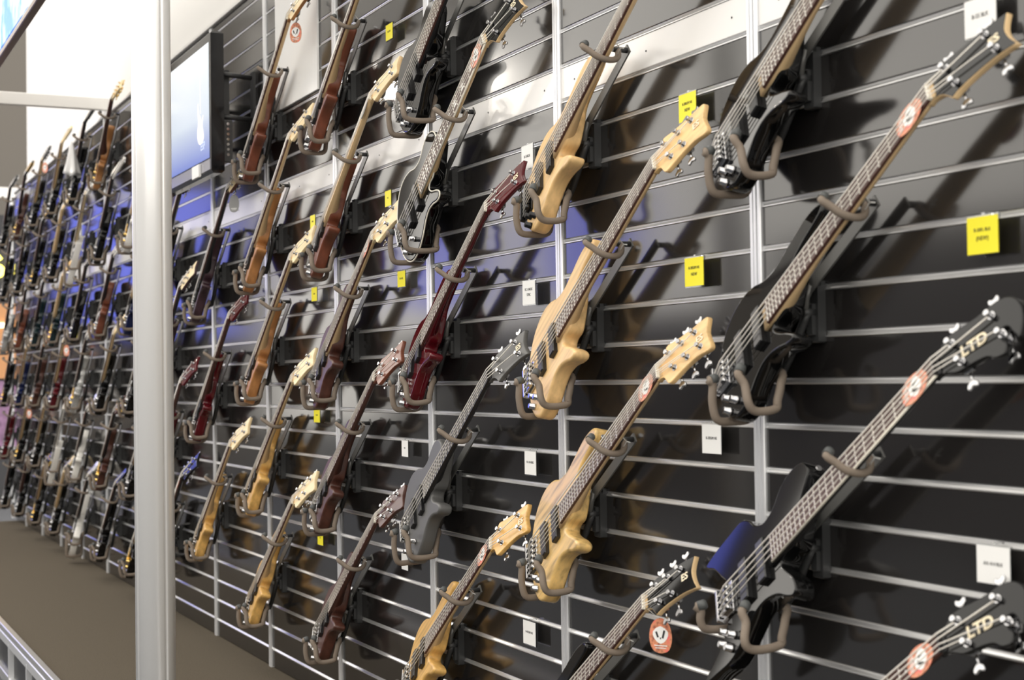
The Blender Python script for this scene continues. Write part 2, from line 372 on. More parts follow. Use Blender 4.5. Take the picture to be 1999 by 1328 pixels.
VEE=[(0,-.70),(.03,-.72),(.10,-.87),(.135,-.905),(.165,-.895),(.168,-.86),(.12,-.72),(.075,-.60),(.045,-.54),(.03,-.53),(-.03,-.53),(-.045,-.54),(-.075,-.60),(-.12,-.72),(-.168,-.86),(-.165,-.895),(-.135,-.905),(-.10,-.87),(-.03,-.72)]
STAR=[(.02,-.75),(.08,-.80),(.14,-.885),(.16,-.88),(.15,-.78),(.11,-.70),(.12,-.64),(.165,-.575),(.15,-.565),(.08,-.60),(.045,-.615),(.03,-.60),(-.03,-.58),(-.05,-.56),(-.10,-.51),(-.165,-.44),(-.18,-.45),(-.14,-.58),(-.12,-.68),(-.15,-.76),(-.19,-.87),(-.17,-.88),(-.08,-.80),(-.02,-.75)]
def sc(pts,f=.83,end=.915,new=.76,w=1.0): return [(x*w,-new+(y+end)*f) for x,y in pts]
SHAPES={'bass':(BASS,()),'wide':([(x*1.13,y) for x,y in BASS],()),'lpb':(LPB,()),'ax':(AXB,()),
 'strat':(sc(BASS,.80,w=1.08),()),'lp':(sc(LPB,.86,.93,.77),()),'vee':(sc(VEE,1,.905,.86),(4,)),'star':(sc(STAR,1,.885,.86),(3,7,15,21))}
H_ESP=([(.021,-.012),(.0215,.004),(.030,.030),(.056,.052),(.050,.075),(.046,.12),(.046,.18),(.054,.236),(.026,.222),(-.004,.218),(-.036,.234),(-.041,.19),(-.043,.11),(-.046,.055),(-.032,.028),(-.0215,.004),(-.021,-.012)],(3,7,10,0,16))
H_NAT=([(.022,-.012),(.024,.004),(.030,.020),(.048,.030),(.058,.042),(.054,.075),(.048,.12),(.047,.17),(.054,.212),(.045,.226),(.0,.216),(-.036,.230),(-.044,.212),(-.045,.15),(-.050,.085),(-.055,.05),(-.044,.036),(-.028,.018),(-.024,.004),(-.022,-.012)],(0,19))
H_HOOK=([(.021,-.012),(.022,.004),(.032,.03),(.043,.055),(.046,.10),(.052,.135),(.066,.155),(.070,.178),(.052,.190),(.030,.178),(.016,.186),(.018,.202),(.034,.212),(.058,.222),(.030,.240),(-.006,.246),(-.038,.228),(-.050,.19),(-.046,.13),(-.048,.06),(-.040,.034),(-.022,.004),(-.021,-.012)],(0,22,13,7))
H_INL=([(.021,-.012),(.022,.004),(.023,.03),(.016,.09),(.006,.16),(-.006,.205),(-.032,.198),(-.052,.18),(-.047,.11),(-.044,.05),(-.034,.018),(-.022,.004),(-.021,-.012)],(5,7,0,12))
H_33=([(.021,-.012),(.022,.004),(.034,.024),(.040,.05),(.037,.10),(.044,.16),(.030,.17),(.0,.162),(-.030,.172),(-.044,.16),(-.037,.10),(-.040,.05),(-.034,.024),(-.022,.004),(-.021,-.012)],(0,14))
HEADS={k_:([(x,y*.80 if y>0 else y) for x,y in v_[0]],v_[1]) for k_,v_ in {'esp':H_ESP,'nat':H_NAT,'hook':H_HOOK,'inline':H_INL,'three':H_33}.items()}
TILT=math.tan(math.radians(15)); HS=.80
def tuners(head,n): return [(x,y*HS,d_) for x,y,d_ in tuners0(head,n)]
def tuners0(head,n):
    if head=='inline': return [(-.026+.002*i,.030+.027*i,-1) for i in range(6)]
    nb=(n+1)//2; nt_=n-nb; L=.115 if head!='three' else .09
    t=[(-.026,.055+i*L/max(nb-1,1),-1) for i in range(nb)]+[(.026,.070+i*L/max(nb-1,1),1) for i in range(nt_)]
    return t
MC={}
def cached(key,fn,name,m):
    kk=(key,m.name)
    if kk not in MC: MC[kk]=fn().mesh(name,m)
    return MC[kk]
def dims(bassy):            # scale length, nut half width, end half width, frets
    return (.864,.0205,.031,24) if bassy else (.648,.0213,.028,24)
def m_body(shape):
    p,sh=SHAPES[shape]; return MB().outline(spline(p,4 if shape in('bass','wide','lpb','ax') else 3,True,sh),-.060,-.014,.004 if shape in('ax','vee','star') else .0075,3)
def m_binding(shape):
    p,sh=SHAPES[shape]; o=spline(p,4,True,sh); n=len(o); q=MB(); path=[(x,y,-.0165) for x,y in o]; path.append(path[0]); q.tube(path,.0028,5,False); return q
def m_neck(bassy,heel):
    sl,w0,w1,fr=dims(bassy); q=MB(); L=[]; yb=-sl*.75-.03
    N=12
    for i in range(N+1):
        t=i/N; y=.012+(yb-.012)*t; wv=w0+(w1-w0)*t; th=.021+.004*t
        if heel: h=max(0,(t-.66)/.34); th=th+(.050-th)*min(1,h*1.15)**1.4
        sec=[]
        for j in range(9):
            a=math.pi*j/8; e=.85; cx=math.cos(a); sx=math.sin(a)
            sec.append((wv*math.copysign(abs(cx)**e,cx),y,-.0062-(th-.006)*abs(sx)**e))
        L.append(sec)
    vs=[p for s_ in L for p in s_]; fs=[]
    for i in range(N):
        for j in range(8): fs.append((i*9+j,(i+1)*9+j,(i+1)*9+j+1,i*9+j+1))
        fs.append((i*9,i*9+8,(i+1)*9+8,(i+1)*9))
    sm=[True]*len(fs); fs.append(tuple(range(9))); fs.append(tuple(N*9+j for j in range(8,-1,-1))); sm+=[False,False]
    q.add(vs,fs,sm); return q
def m_fb(bassy):
    sl,w0,w1,fr=dims(bassy); q=MB(); yb=-sl*.752-.006
    vs=[(-w0,0,-.0065),(w0,0,-.0065),(w1,yb,-.0065),(-w1,yb,-.0065),(-w0+.001,0,0),(w0-.001,0,0),(w1-.001,yb,0),(-w1+.001,yb,0)]
    q.add(vs,[(0,1,2,3),(7,6,5,4),(0,4,5,1),(1,5,6,2),(2,6,7,3),(3,7,4,0)],False); return q
def m_frets(bassy):
    sl,w0,w1,fr=dims(bassy); q=MB(); yb=-sl*.752
    for i in range(1,fr+1):
        y=-sl*(1-2**(-i/12)); wv=w0+(w1-w0)*y/yb-.001
        q.box((0,y,.0006),(2*wv,.0030,.0016))
    return q
def m_inlay(bassy,block):
    sl,w0,w1,fr=dims(bassy); q=MB()
    for i in ((1,3,5,7,9,12,15,17,19,21) if block else (3,5,7,9,12,15,17,19,21)):
        y0=-sl*(1-2**(-(i-1)/12)); y1=-sl*(1-2**(-i/12)); 
        if block: q.box((0,(y0+y1)/2,.0001),(.026,abs(y1-y0)*.55,.0008))
        else: q.tube([(0,(y0+y1)/2,-.001),(0,(y0+y1)/2,.0003)],.0035,8)
    return q
def m_fbbind(bassy):
    sl,w0,w1,fr=dims(bassy); yb=-sl*.752-.006; q=MB()
    for s_ in (-1,1): q.tube([(s_*(w0+.0004),0,-.003),(s_*(w1+.0004),yb,-.003)],.0031,6)
    return q
def hz(x,y): return -TILT*max(0,y)
def m_head(head):
    p,sh=HEADS[head]; return MB().outline(spline(p,3,True,sh),-.0195,-.0055,.0022,2,zf=lambda x,y:hz(x,y))
def m_headface(head):
    p,sh=HEADS[head]; p=[(x*.97,.004+(y-.004)*.985+.002) for x,y in p]; return MB().outline(spline(p,3,True,sh),-.0058,-.0046,.0004,1,zf=lambda x,y:hz(x,y))
def m_tuner(bassy):
    q=MB(); s_=1.0 if bassy else .72
    q.tube([(0,0,-.024*s_),(0,0,.002)],.0085*s_,12); q.tube([(0,0,.002),(0,0,.008*s_),(0,0,.009*s_),(0,0,.016*s_)],[.0058*s_,.0045*s_,.0060*s_,.0060*s_],10)
    q.box((.004*s_,0,-.019),(.026*s_,.022*s_,.010),bev=.002)
    q.cyl((.012*s_,0,-.019),(.040*s_,0,-.019),.0028*s_,8)
    k=[(.034,0),(.037,.005),(.043,.0115),(.051,.0125),(.054,.008),(.050,.0025),(.050,-.0025),(.054,-.008),(.051,-.0125),(.043,-.0115),(.037,-.005)]
    q.outline(spline([(x*s_,y*s_) for x,y in k],2),-.022,-.0165,.0015,2); return q
def m_pickup(bassy):
    q=MB()
    if bassy: q.box((0,0,-.0085),(.104,.034,.017),bev=.003)
    else: q.box((0,0,-.0095),(.082,.036,.012),bev=.003)
    return q
def m_bridge(bassy,n):
    q=MB(); wv=.017*n+.012 if bassy else .075
    q.box((0,-.022,-.011),(wv,.062 if bassy else .035,.006),bev=.001); q.box((0,-.049 if bassy else -.037,-.004),(wv,.008,.016),bev=.001)
    sp=.0175 if bassy else .0105
    for i in range(n):
        x=(i-(n-1)/2)*sp; q.tube([(x-.006 if bassy else x-.004,-.004,-.002),(x+.006 if bassy else x+.004,-.004,-.002)],.0075 if bassy else .005,10); q.box((x,-.024,-.005),(.011 if bassy else .007,.034 if bassy else .02,.008),bev=.001)
        q.tube([(x,-.05,-.003),(x,-.012,-.003)],.0016,6)
    return q
def m_knob():
    q=MB(); q.tube([(0,0,-.015),(0,0,-.008),(0,0,-.0075),(0,0,.004),(0,0,.006)],[.0095,.0095,.0085,.0085,.0065],14); return q
def m_button():
    q=MB(); q.tube([(0,0,0),(0,.006,0),(0,.010,0),(0,.012,0)],[.005,.004,.0075,.0065],10); return q
def tagshape(): return spline([(0,-.043),(.022,-.034),(.030,-.005),(.024,.026),(.008,.042),(-.008,.042),(-.024,.026),(-.030,-.005),(-.022,-.034)],3)
def m_tag(): return MB().outline(tagshape(),-.0006,.0006,.0002,1)
def m_tagpatch(): return MB().outline(spline([(-.020,.010),(0,.024),(.020,.010),(.016,-.008),(0,-.020),(-.016,-.008)],2),.0006,.0011,.0001,1)
def m_tagmarks():
    q=MB(); q.box((-.009,.003,.0013),(.005,.015,.0006),Matrix.Rotation(.35,3,'Z')); q.box((.008,.004,.0013),(.005,.020,.0006),Matrix.Rotation(-.25,3,'Z')); q.box((0,-.006,.0013),(.003,.004,.0006)); return q
def m_taglines():
    q=MB(); q.box((0,-.024,.0012),(.034,.0022,.0005)); q.box((0,-.030,.0012),(.028,.0018,.0005)); return q
LETTER={}
def lettering(s_,size,m):
    k=(s_,size,m.name)
    if k not in LETTER: LETTER[k]=text_mesh(s_,size,m,True)
    return LETTER[k]
def knobs_for(shape):
    return {'ax':[(.070,-.905),(.095,-.868),(.098,-.912),(.120,-.885)],'lpb':[(.105,-.80),(.125,-.84),(.10,-.875)]}.get(shape,[(.078,-.868),(.105,-.835),(.112,-.870)] )
def guitar(n,k,shape,head,body,neck,fb,headm,hw,ns,rho,label,bassy=True,detail=2,dx=0,face=None,tagk=None,logo=None,block=False,bind=False,fbbind=False,pick=PLASTIC,top=None,group=None,heel=True,cat=None,knobn=None,sh=0):
    sl=dims(bassy)[0]; M=gframe(n,k,rho,sh if bassy else .150,dx)
    r=empty('bass_guitar' if bassy else 'electric_guitar',mat=M); tag(r,label,cat or ('bass guitar' if bassy else 'electric guitar'),group)
    def add(name,key,fn,m,loc=None,rot=None,par=None):
        o=link(name,cached(key,fn,name,m),par or r)
        if loc is not None: o.location=loc
        if rot is not None: o.rotation_euler=rot
        return o
    bo=add('body',('body',shape),lambda:m_body(shape),body)
    if bind: add('binding',('bind',shape),lambda:m_binding(shape),BONE,par=bo)
    if top is not None:
        p,sh=SHAPES[shape]; add('top_veneer',('top',shape),lambda:MB().outline(spline([(x*.93,-.70+(y+.70)*.945) for x,y in p],4,True,sh),-.0145,-.0132,.0004,1),top,par=bo)
    nk=add('neck',('neck',bassy,heel),lambda:m_neck(bassy,heel),neck)
    f=add('fretboard',('fb',bassy),lambda:m_fb(bassy),fb)
    if fbbind: add('fretboard_binding',('fbb',bassy),lambda:m_fbbind(bassy),BONE,par=f)
    if detail>=1:
        tag(add('frets',('frets',bassy),lambda:m_frets(bassy),FRETM,par=f),kind='stuff')
        if fb is not MAPLE and (block or detail>=2): add('inlays',('inl',bassy,block),lambda:m_inlay(bassy,block),PEARL,par=f)
    hd=add('headstock',('head',head),lambda:m_head(head),headm)
    if face is not None: add('head_veneer',('hface',head),lambda:m_headface(head),face,par=hd)
    add('nut',('nut',bassy),lambda:MB().box((0,.002,-.001),(.042,.005,.008)),BONE if neck is not SATBLACK else EBONY)
    T=tuners(head,ns)
    for (x,y,sd) in T:
        o=add('tuner',('tuner',bassy),lambda:m_tuner(bassy),hw); o.matrix_local=Matrix.Translation((x,y,-.006+hz(x,y)))@Matrix.Rotation(math.atan(-TILT),4,'X')@(Matrix.Rotation(math.pi,4,'Z') if sd<0 else Matrix.Identity(4))
    # strings: bass side is -x
    sp1=.0175 if bassy else .0105; hw0=.0165
    if bassy and ns>4: sp1=.0165; hw0=.0175
    for i in range(ns):
        xb=(i-(ns-1)/2)*sp1; xn=(i-(ns-1)/2)*(2*hw0/(ns-1))
        if head=='inline': tx,ty,_=T[i]
        else:
            nb=(ns+1)//2; tx,ty,_=T[i] if i<nb else T[nb+(ns-1-i)]
        rad=(.0013-.00016*i) if bassy else (.0007-.00007*i)
        rad=max(rad,.0004)*(1.6 if detail>=2 else 1.6)
        key=('str',bassy,head,ns,i,detail>=2)
        def mk(xb=xb,xn=xn,tx=tx,ty=ty,rad=rad):
            q=MB(); q.tube([(xb,-sl-.045,-.002),(xb,-sl-.004,.0062),(xn,.002,.0032),(tx+(.006 if tx<0 else -.006),ty,.003+hz(tx,ty))],rad,5,False); return q
        if detail>=2: add('string',key,mk,STEEL)
        elif i==0:
            def mall():
                q=MB()
                for j in range(ns):
                    xb_=(j-(ns-1)/2)*sp1; xn_=(j-(ns-1)/2)*(2*hw0/(ns-1))
                    if head=='inline': t_=T[j]
                    else:
                        nb=(ns+1)//2; t_=T[j] if j<nb else T[nb+(ns-1-j)]
                    q.tube([(xb_,-sl-.03,-.002),(xb_,-sl-.004,.0055),(xn_,.002,.003),(t_[0],t_[1],.003+hz(*t_[:2]))],rad,4,False)
                return q
            tag(add('strings',('strall',bassy,head,ns),mall,STEEL),kind='stuff')
    pys=(-.705,-.79) if bassy else (-.53,-.605)
    for y in pys: add('pickup',('pick',bassy),lambda:m_pickup(bassy),pick,loc=(0,y,0))
    add('bridge',('bridge',bassy,ns),lambda:m_bridge(bassy,ns),hw,loc=(0,-sl,0))
    kn=knobs_for(shape) if bassy else [(.085,-.625),(.10,-.665)]
    if shape in('vee','star'): kn=[(.09,-.78)]
    for (x,y) in kn[:knobn]: add('control_knob',('knob',),m_knob,hw,loc=(x,y,0))
    if detail>=2:
        p=min(SHAPES[shape][0],key=lambda q:(q[0]+.1)**2+(q[1]+.405)**2); o=add('strap_button',('btn',),m_button,hw,loc=(p[0],p[1]-.002,-.036))
    Ri=M.to_3x3().inverted()
    if logo:
        me=lettering(logo,.034 if logo=='LTD' else .026,LOGO); o=link('logo',me,hd)
        o.matrix_local=Matrix.Translation((.010 if logo=='LTD' else .004,.090 if logo=='LTD' else .150,-.0040+hz(0,.090 if logo=='LTD' else .150)))@Matrix.Rotation(math.atan(-TILT),4,'X')@Matrix.Rotation(math.pi/2 if logo=='LTD' else math.pi/2,4,'Z')
    if tagk:
        # hang tags: 'neck' lies across the strings below the nut, 'hang' hangs straight down from the head
        tm=TAGGREY if tagk.endswith('grey') else TAGRED
        if tagk.startswith('neck'):
            Mt=Matrix.Translation((.004,-.062,.0022))@Matrix.Rotation(-.12,4,'Z')
        else:
            zl=Ri@Vector((0,0,1)); xl=Ri@Vector((.80,.60,0)).normalized(); yl=zl; nl=xl.cross(yl)
            R=Matrix((xl,yl,nl)).transposed().to_4x4(); base=Vector((.028,.0,-.006))+Ri@Vector((.03,.025,-.055)); Mt=Matrix.Translation(base)@R
        t=add('hang_tag',('tag',),m_tag,tm); t.matrix_local=Mt
        if tm is TAGRED:
            add('tag_patch',('tagp',),m_tagpatch,CARDW,par=t); add('tag_lettering',('tagm',),m_tagmarks,INK,par=t)
        add('tag_lines',('tagl',),m_taglines,CARDW,par=t)
        if tagk.startswith('hang'):
            top_=Vector((.022,.01,-.008)); pth=Mt@Vector((0,.038,0)); q=MB(); q.tube([top_,pth],.0006,4); q.build('tag_string',STEEL,r)
    return r

# ------------------------------------------------------------------ hangers
def arc(pts,per=5): return spline(pts,per,False)+[pts[-1]]
hm={}
q=MB(); q.box((.232,-.011,.452),(.036,.022,.125),bev=.003); q.box((.232,-.026,.44),(.020,.012,.07),bev=.002); q.box((.232,-.004,.516),(.034,.016,.016)); hm['back_plate']=(q.mesh('back_plate',BRKT))
d=Vector((.475-.245,0,.672-.508)); ang=math.atan2(d.z,d.x)
q=MB(); q.box((.3600,-.040,.590),(d.length+.004,.005,.026),Matrix.Rotation(-ang,3,'Y')); q.tube([(.250,-.040,.515),(.238,-.043,.490),(.233,-.046,.455)],.009,8); hm['upper_arm']=q.mesh('upper_arm',BARM)
q=MB(); q.cyl((.470,-.036,.668),(.470,-.085,.668),.0075,10); hm['peg']=q.mesh('peg',BRKT)
hb=Vector((.4525,0,.6456))+AX*.026-BX*.0068
def hp(s_,Y): v=hb+BX*s_; return (v.x,Y,v.z)
hk=arc([hp(-.004,-.078),hp(.018,-.074),hp(.036,-.088),hp(.041,-.110),hp(.034,-.137),hp(.016,-.155),hp(-.008,-.168)])
q=MB(); q.tube(hk,.0085,10); hm['neck_hook']=q.mesh('neck_hook',FOAM)
e=Vector(hk[-1]); dd=(Vector(hk[-1])-Vector(hk[-2])).normalized(); q=MB(); q.tube([e-dd*.004,e+dd*.012,e+dd*.016],[.0105,.0105,.007],10); hm['hook_cap']=q.mesh('hook_cap',CAPM)
q=MB(); t0=Vector(hp(.030,-.083)); q.tube([t0+Vector((.004,.0,.008)),t0+Vector((.014,.004,.022)),t0+Vector((.028,.006,.020))],.0016,5); q.tube([t0+Vector((.014,.004,.022)),t0+Vector((.016,-.012,.036))],.0014,5); hm['cable_tie']=q.mesh('cable_tie',TIEM)
HC={}
def cradle(shape,rho,bassy,sh=0,ddx=0):
    """lower arm, pivot and prongs that follow the back, edge and front of the held body"""
    key=(shape,rho,bassy,sh,ddx)
    if key in HC: return HC[key]
    M=gframe(0,5,rho,sh if bassy else .150,ddx); N=Vector(M.col[2][:3]); O=M.translation
    plane=lambda x,z,zl:O.y+(zl-(x-O.x)*N.x-(z-O.z)*N.z)/N.y
    bk=lambda x,z,y,r:max(y,plane(x,z,-.060)+(r+.001)/abs(N.y))
    fr=lambda x,z,y,r:min(y,plane(x,z,.010 if shape=='ax' else -.014)-(r+.002)/abs(N.y))
    edge=[]
    o2=spline(SHAPES[shape][0],8,True,SHAPES[shape][1])
    for zl in (-.060,-.037,-.014): edge.append([M@Vector((x,y,zl)) for x,y in o2])
    def low(X):                         # lowest point of the body within the prong's width
        z=[p.z for e_ in edge for p in e_ if abs(p.x-X)<.0125]; return min(z) if z else 9
    out={}
    q=MB(); pe=bk(.232,.455,-.052,.004); q.cyl((.232,-.02,.455),(.232,pe,.455),.012,12); out['pivot']=q.mesh('pivot',BRKT)
    A_=[(.232,-.040,.452),(.205,-.044,.40),(.165,-.046,.345),(.132,-.048,.315)]
    q=MB(); q.tube(arc([(x,bk(x,z,y,.010),z) for x,y,z in A_],4),.010,8)
    C_=[(.058,-.050,.300),(.095,-.050,.306),(.132,-.050,.312),(.160,-.058,.320),(.186,-.070,.327)]
    q.tube([(x,bk(x,z,y,.007),z) for x,y,z in C_],.007,8); out['lower_arm']=q.mesh('lower_arm',BRKT)
    for i_,(x0,xt,z0,yb,yf,zt) in enumerate(((.200,.178,.238,-.102,-.174,.330),(.061,.064,.228,-.064,-.173,.312))):
        zb=min(z0+.004,low(x0)-{'vee':-.0015,'star':0,'strat':.002,'ax':.001,'bass':.003}.get(shape,.0040)); R_=.0095
        if shape=='ax' and i_==1: x0,xt,zb=-.004,.0,.254
        xs=.186 if i_==0 else .058; zs=.328 if i_==0 else .302; ys=-.078 if i_==0 else -.050
        zm=max(zb+.024,.26 if zb>.2 else zb+.03)
        b1=bk(x0,.300,yb+.006,R_); b2=bk(x0,zm,yb,R_); b3=bk(x0,zb+.006,yb-.010,R_); f0=fr(x0,zm,yf,R_); f1=fr((x0+xt)/2,.30,yf,R_); f2=fr(xt,zt,yf-.004,R_)
        pts=[(xs,plane(xs,zs,-.060)+(R_-.0015)/abs(N.y),zs),(x0,b1,.300),(x0,b2,zm),(x0,b3,zb+.006),(x0,(b3+f0)/2,zb),(x0,f0+.012,zb+.005),(x0,f0,zm),((x0+xt)/2+.001,f1,.30),(xt,f2,zt)]
        if zm<.2: pts.insert(2,(x0,bk(x0,.25,yb,R_),.25))
        pr=arc(pts,5); q=MB(); q.tube(pr,R_,10)
        e=Vector(pr[-1]); dd=(e-Vector(pr[-3])).normalized(); q2=MB(); q2.tube([e-dd*.004,e+dd*.012,e+dd*.017],[.0118,.0118,.008],12)
        nm_='cradle_prong' if i_==0 else 'cradle_prong2'
        out[nm_]=q.mesh('cradle_prong',FOAM); out[nm_+'_cap']=q2.mesh('prong_cap',CAPM)
    HC[key]=out; return out
def hanger(n,k,dx=0,label='',fit=None):
    r=empty('guitar_hanger',(-n*P+dx,0,(k-5)*S)); tag(r,label,'hanger','guitar hangers on the slatwall')
    hmm=dict(hm); hmm.update(cradle(*fit))
    for nm_,me in hmm.items():
        if nm_.startswith('cradle_prong'):
            if nm_.endswith('cap'): continue
            o=link('cradle_prong',me,r); link('prong_cap',hmm[nm_+'_cap'],o)
        elif nm_=='hook_cap': continue
        elif nm_=='neck_hook':
            o=link(nm_,me,r); link('hook_cap',hm['hook_cap'],o)
        else: link(nm_,me,r)
    return r

NEAR=[
 (0,5,'bass','esp',BLACK,MAPLE,ROSE,BLACK,CHROME,5,18,'gloss black five-string bass with rosewood fingerboard beside the white B-55 BLK card',{}),
 (0,0,'bass','esp',BLACK,MAPLE,ROSE,MAPLE,CHROME,4,18,'gloss black four-string bass with pointed black headstock beside the yellow B-50FL BLK card',dict(face=BLACK,tagk='neck',logo='ES')),
 (0,-5,'ax','hook',BLACK,SATBLACK,ROSE,BLACK,CHROME,4,18,'gloss black bass with pointed body wings and LTD headstock beside the AX-414 BLK card',dict(tagk='neck',logo='LTD',fbbind=True)),
 (0,-10,'bass','hook',BLACK,SATBLACK,ROSE,BLACK,CHROME,4,18,'black bass with LTD hooked headstock hanging below the AX-414 BLK card',dict(tagk='neck',logo='LTD')),
 (1,5,'bass','nat',NATURAL,MAPLE,ROSE,NATURAL,BLKMETAL,6,17,'pale natural bass with black pickups, topmost in the column of the spalted bass',{}),
 (1,0,'wide','nat',NATURAL,MAPLE,ROSE,NATURAL,CHROME,5,15,'light natural ash five-string bass hanging directly above the spalted six-string bass',dict(tagk=None,logo='ES')),
 (1,-5,'wide','nat',SPALT,MAPLE,ROSE,NATURAL,CHROME,6,15,'amber spalted maple six-string bass with cream headstock and three tuners a side',dict(tagk='neck',logo='ES')),
 (1,-10,'bass','esp',BLACK,MAPLE,ROSE,MAPLE,CHROME,5,18,'black bass with cream headstock edge and dangling red oval tag',dict(face=BLACK,tagk='hang',logo='ES',sh=.105)),
 (2,9.3,'lpb','esp',BLACK,SATBLACK,ROSE,BLACK,CHROME,5,7,'thick gloss black bass hanging above the cream-bound single-cut bass',{}),
 (2,5,'lpb','esp',BLACK,MAPLE,ROSE,MAPLE,CHROME,4,5,'single-cut gloss black bass with cream binding and block inlays',dict(face=BLACK,bind=True,block=True,fbbind=True,tagk='neck',logo='ES')),
 (2,0,'bass','esp',RED,RED,ROSE,RED,CHROME,4,17,'gloss wine red bass with red headstock beside the white EC-154DX card',dict(logo='ES')),
 (2,-5,'lpb','esp',GREY,SATBLACK,EBONY,GREY,CHROME,4,11,'satin grey single-cut bass with grey pointed headstock',dict(logo='ES')),
 (2,-10,'bass','nat',AMBER,MAPLE,ROSE,AMBER,CHROME,4,18,'honey natural bass with red tag on its neck, lowest below the satin grey bass',dict(tagk='neck',logo='ES')),
 (3,10,'bass','nat',MAHOG,MAPLE,ROSE,PALE,CHROME,4,20,'red brown mahogany bass with wide maple heel, topmost beside the white poster board',{}),
 (3,5,'bass','nat',MAHOG,MAPLE,MAPLE,MAPLE,CHROME,4,19,'mahogany brown bass with all-maple neck and yellow card dangling behind its headstock',dict(face=PALE,tagk='neckgrey')),
 (3,0,'wide','nat',WALNUT,MAPLE,ROSE,PALE,CHROME,5,15,'dark walnut five-string bass with pale maple heel and cream headstock',dict(tagk='neck')),
 (3,-5,'bass','nat',WALNUT,WALNUT,ROSE,MAHOG,CHROME,4,17,'dark brown stained bass with brown headstock, second from the floor beside the white D-4 card',{}),
 (3,-10,'bass','nat',WALNUT,WALNUT,ROSE,WALNUT,CHROME,5,18,'very dark brown stained bass hanging lowest, closest to the carpet in its column',{}),
 (4,10,'bass','nat',MAHOG,MAPLE,ROSE,HONEY,CHROME,4,17,'reddish brown bass hanging in front of the white poster board',dict(face=PALE,tagk='hang')),
 (4,5,'bass','nat',HONEY,MAPLE,ROSE,PALE,CHROME,4,19,'honey brown bass with cream headstock directly below the white poster board',{}),
 (4,0,'bass','nat',HONEY,MAPLE,ROSE,PALE,CHROME,4,19,'honey brown bass with cream headstock, middle of five in the column below the poster board',{}),
 (4,-5,'bass','nat',AMBER,MAPLE,ROSE,PALE,CHROME,4,18,'yellow amber bass second from the floor in the column below the poster board',{}),
 (4,-10,'bass','nat',AMBER,MAPLE,ROSE,PALE,CHROME,5,18,'yellow amber five-string bass lowest in the column below the poster board',{}),
 (5,4,'bass','nat',PURPLE,SATBLACK,ROSE,WALNUT,CHROME,5,19,'dark plum bass with black neck and grey oval tag beside the television',dict(face=PALE,tagk='hanggrey')),
 (5,-2,'bass','nat',RED,WALNUT,ROSE,RED,CHROME,4,18,'wine red bass with red headstock hanging between a plum bass and an amber bass',{}),
 (5,-8,'bass','nat',AMBER,MAPLE,ROSE,PALE,CHROME,4,18,'yellow amber bass hanging lowest next to the round column',{}),
 (6,5,'bass','esp',BLACK,SATBLACK,ROSE,BLACK,CHROME,5,18,'black bass with pointed headstock half hidden behind the column, under the television',dict(face=PALE)),
 (6,0,'bass','nat',PURPLE,SATBLACK,ROSE,PURPLE,CHROME,5,18,'plum bass half hidden behind the column, second below the television',dict(face=PALE)),
 (6,-5,'bass','nat',RED,WALNUT,ROSE,RED,CHROME,4,18,'red bass half hidden behind the column with red headstock',{}),
 (6,-10,'bass','esp',BLACK,SATBLACK,ROSE,BLACK,CHROME,5,18,'black bass half hidden behind the column, nearest the carpet, with pale tag',dict(tagk='neck')),
]
def re_short(l): return l.split()[:12]
for (n,k,shape,head,body,neck,fb,headm,hw,ns,rho,label,ex) in NEAR:
    guitar(n,k,shape,head,body,neck,fb,headm,hw,ns,rho,label,True,2 if n<=5 else 1,**ex); hanger(n,k,0,'foam-pronged hanger holding the '+' '.join(re_short(label)),(shape,rho,True,ex.get('sh',0),ex.get('dx',0)))
KS=[14,9,4,-1,-6,-10.7]
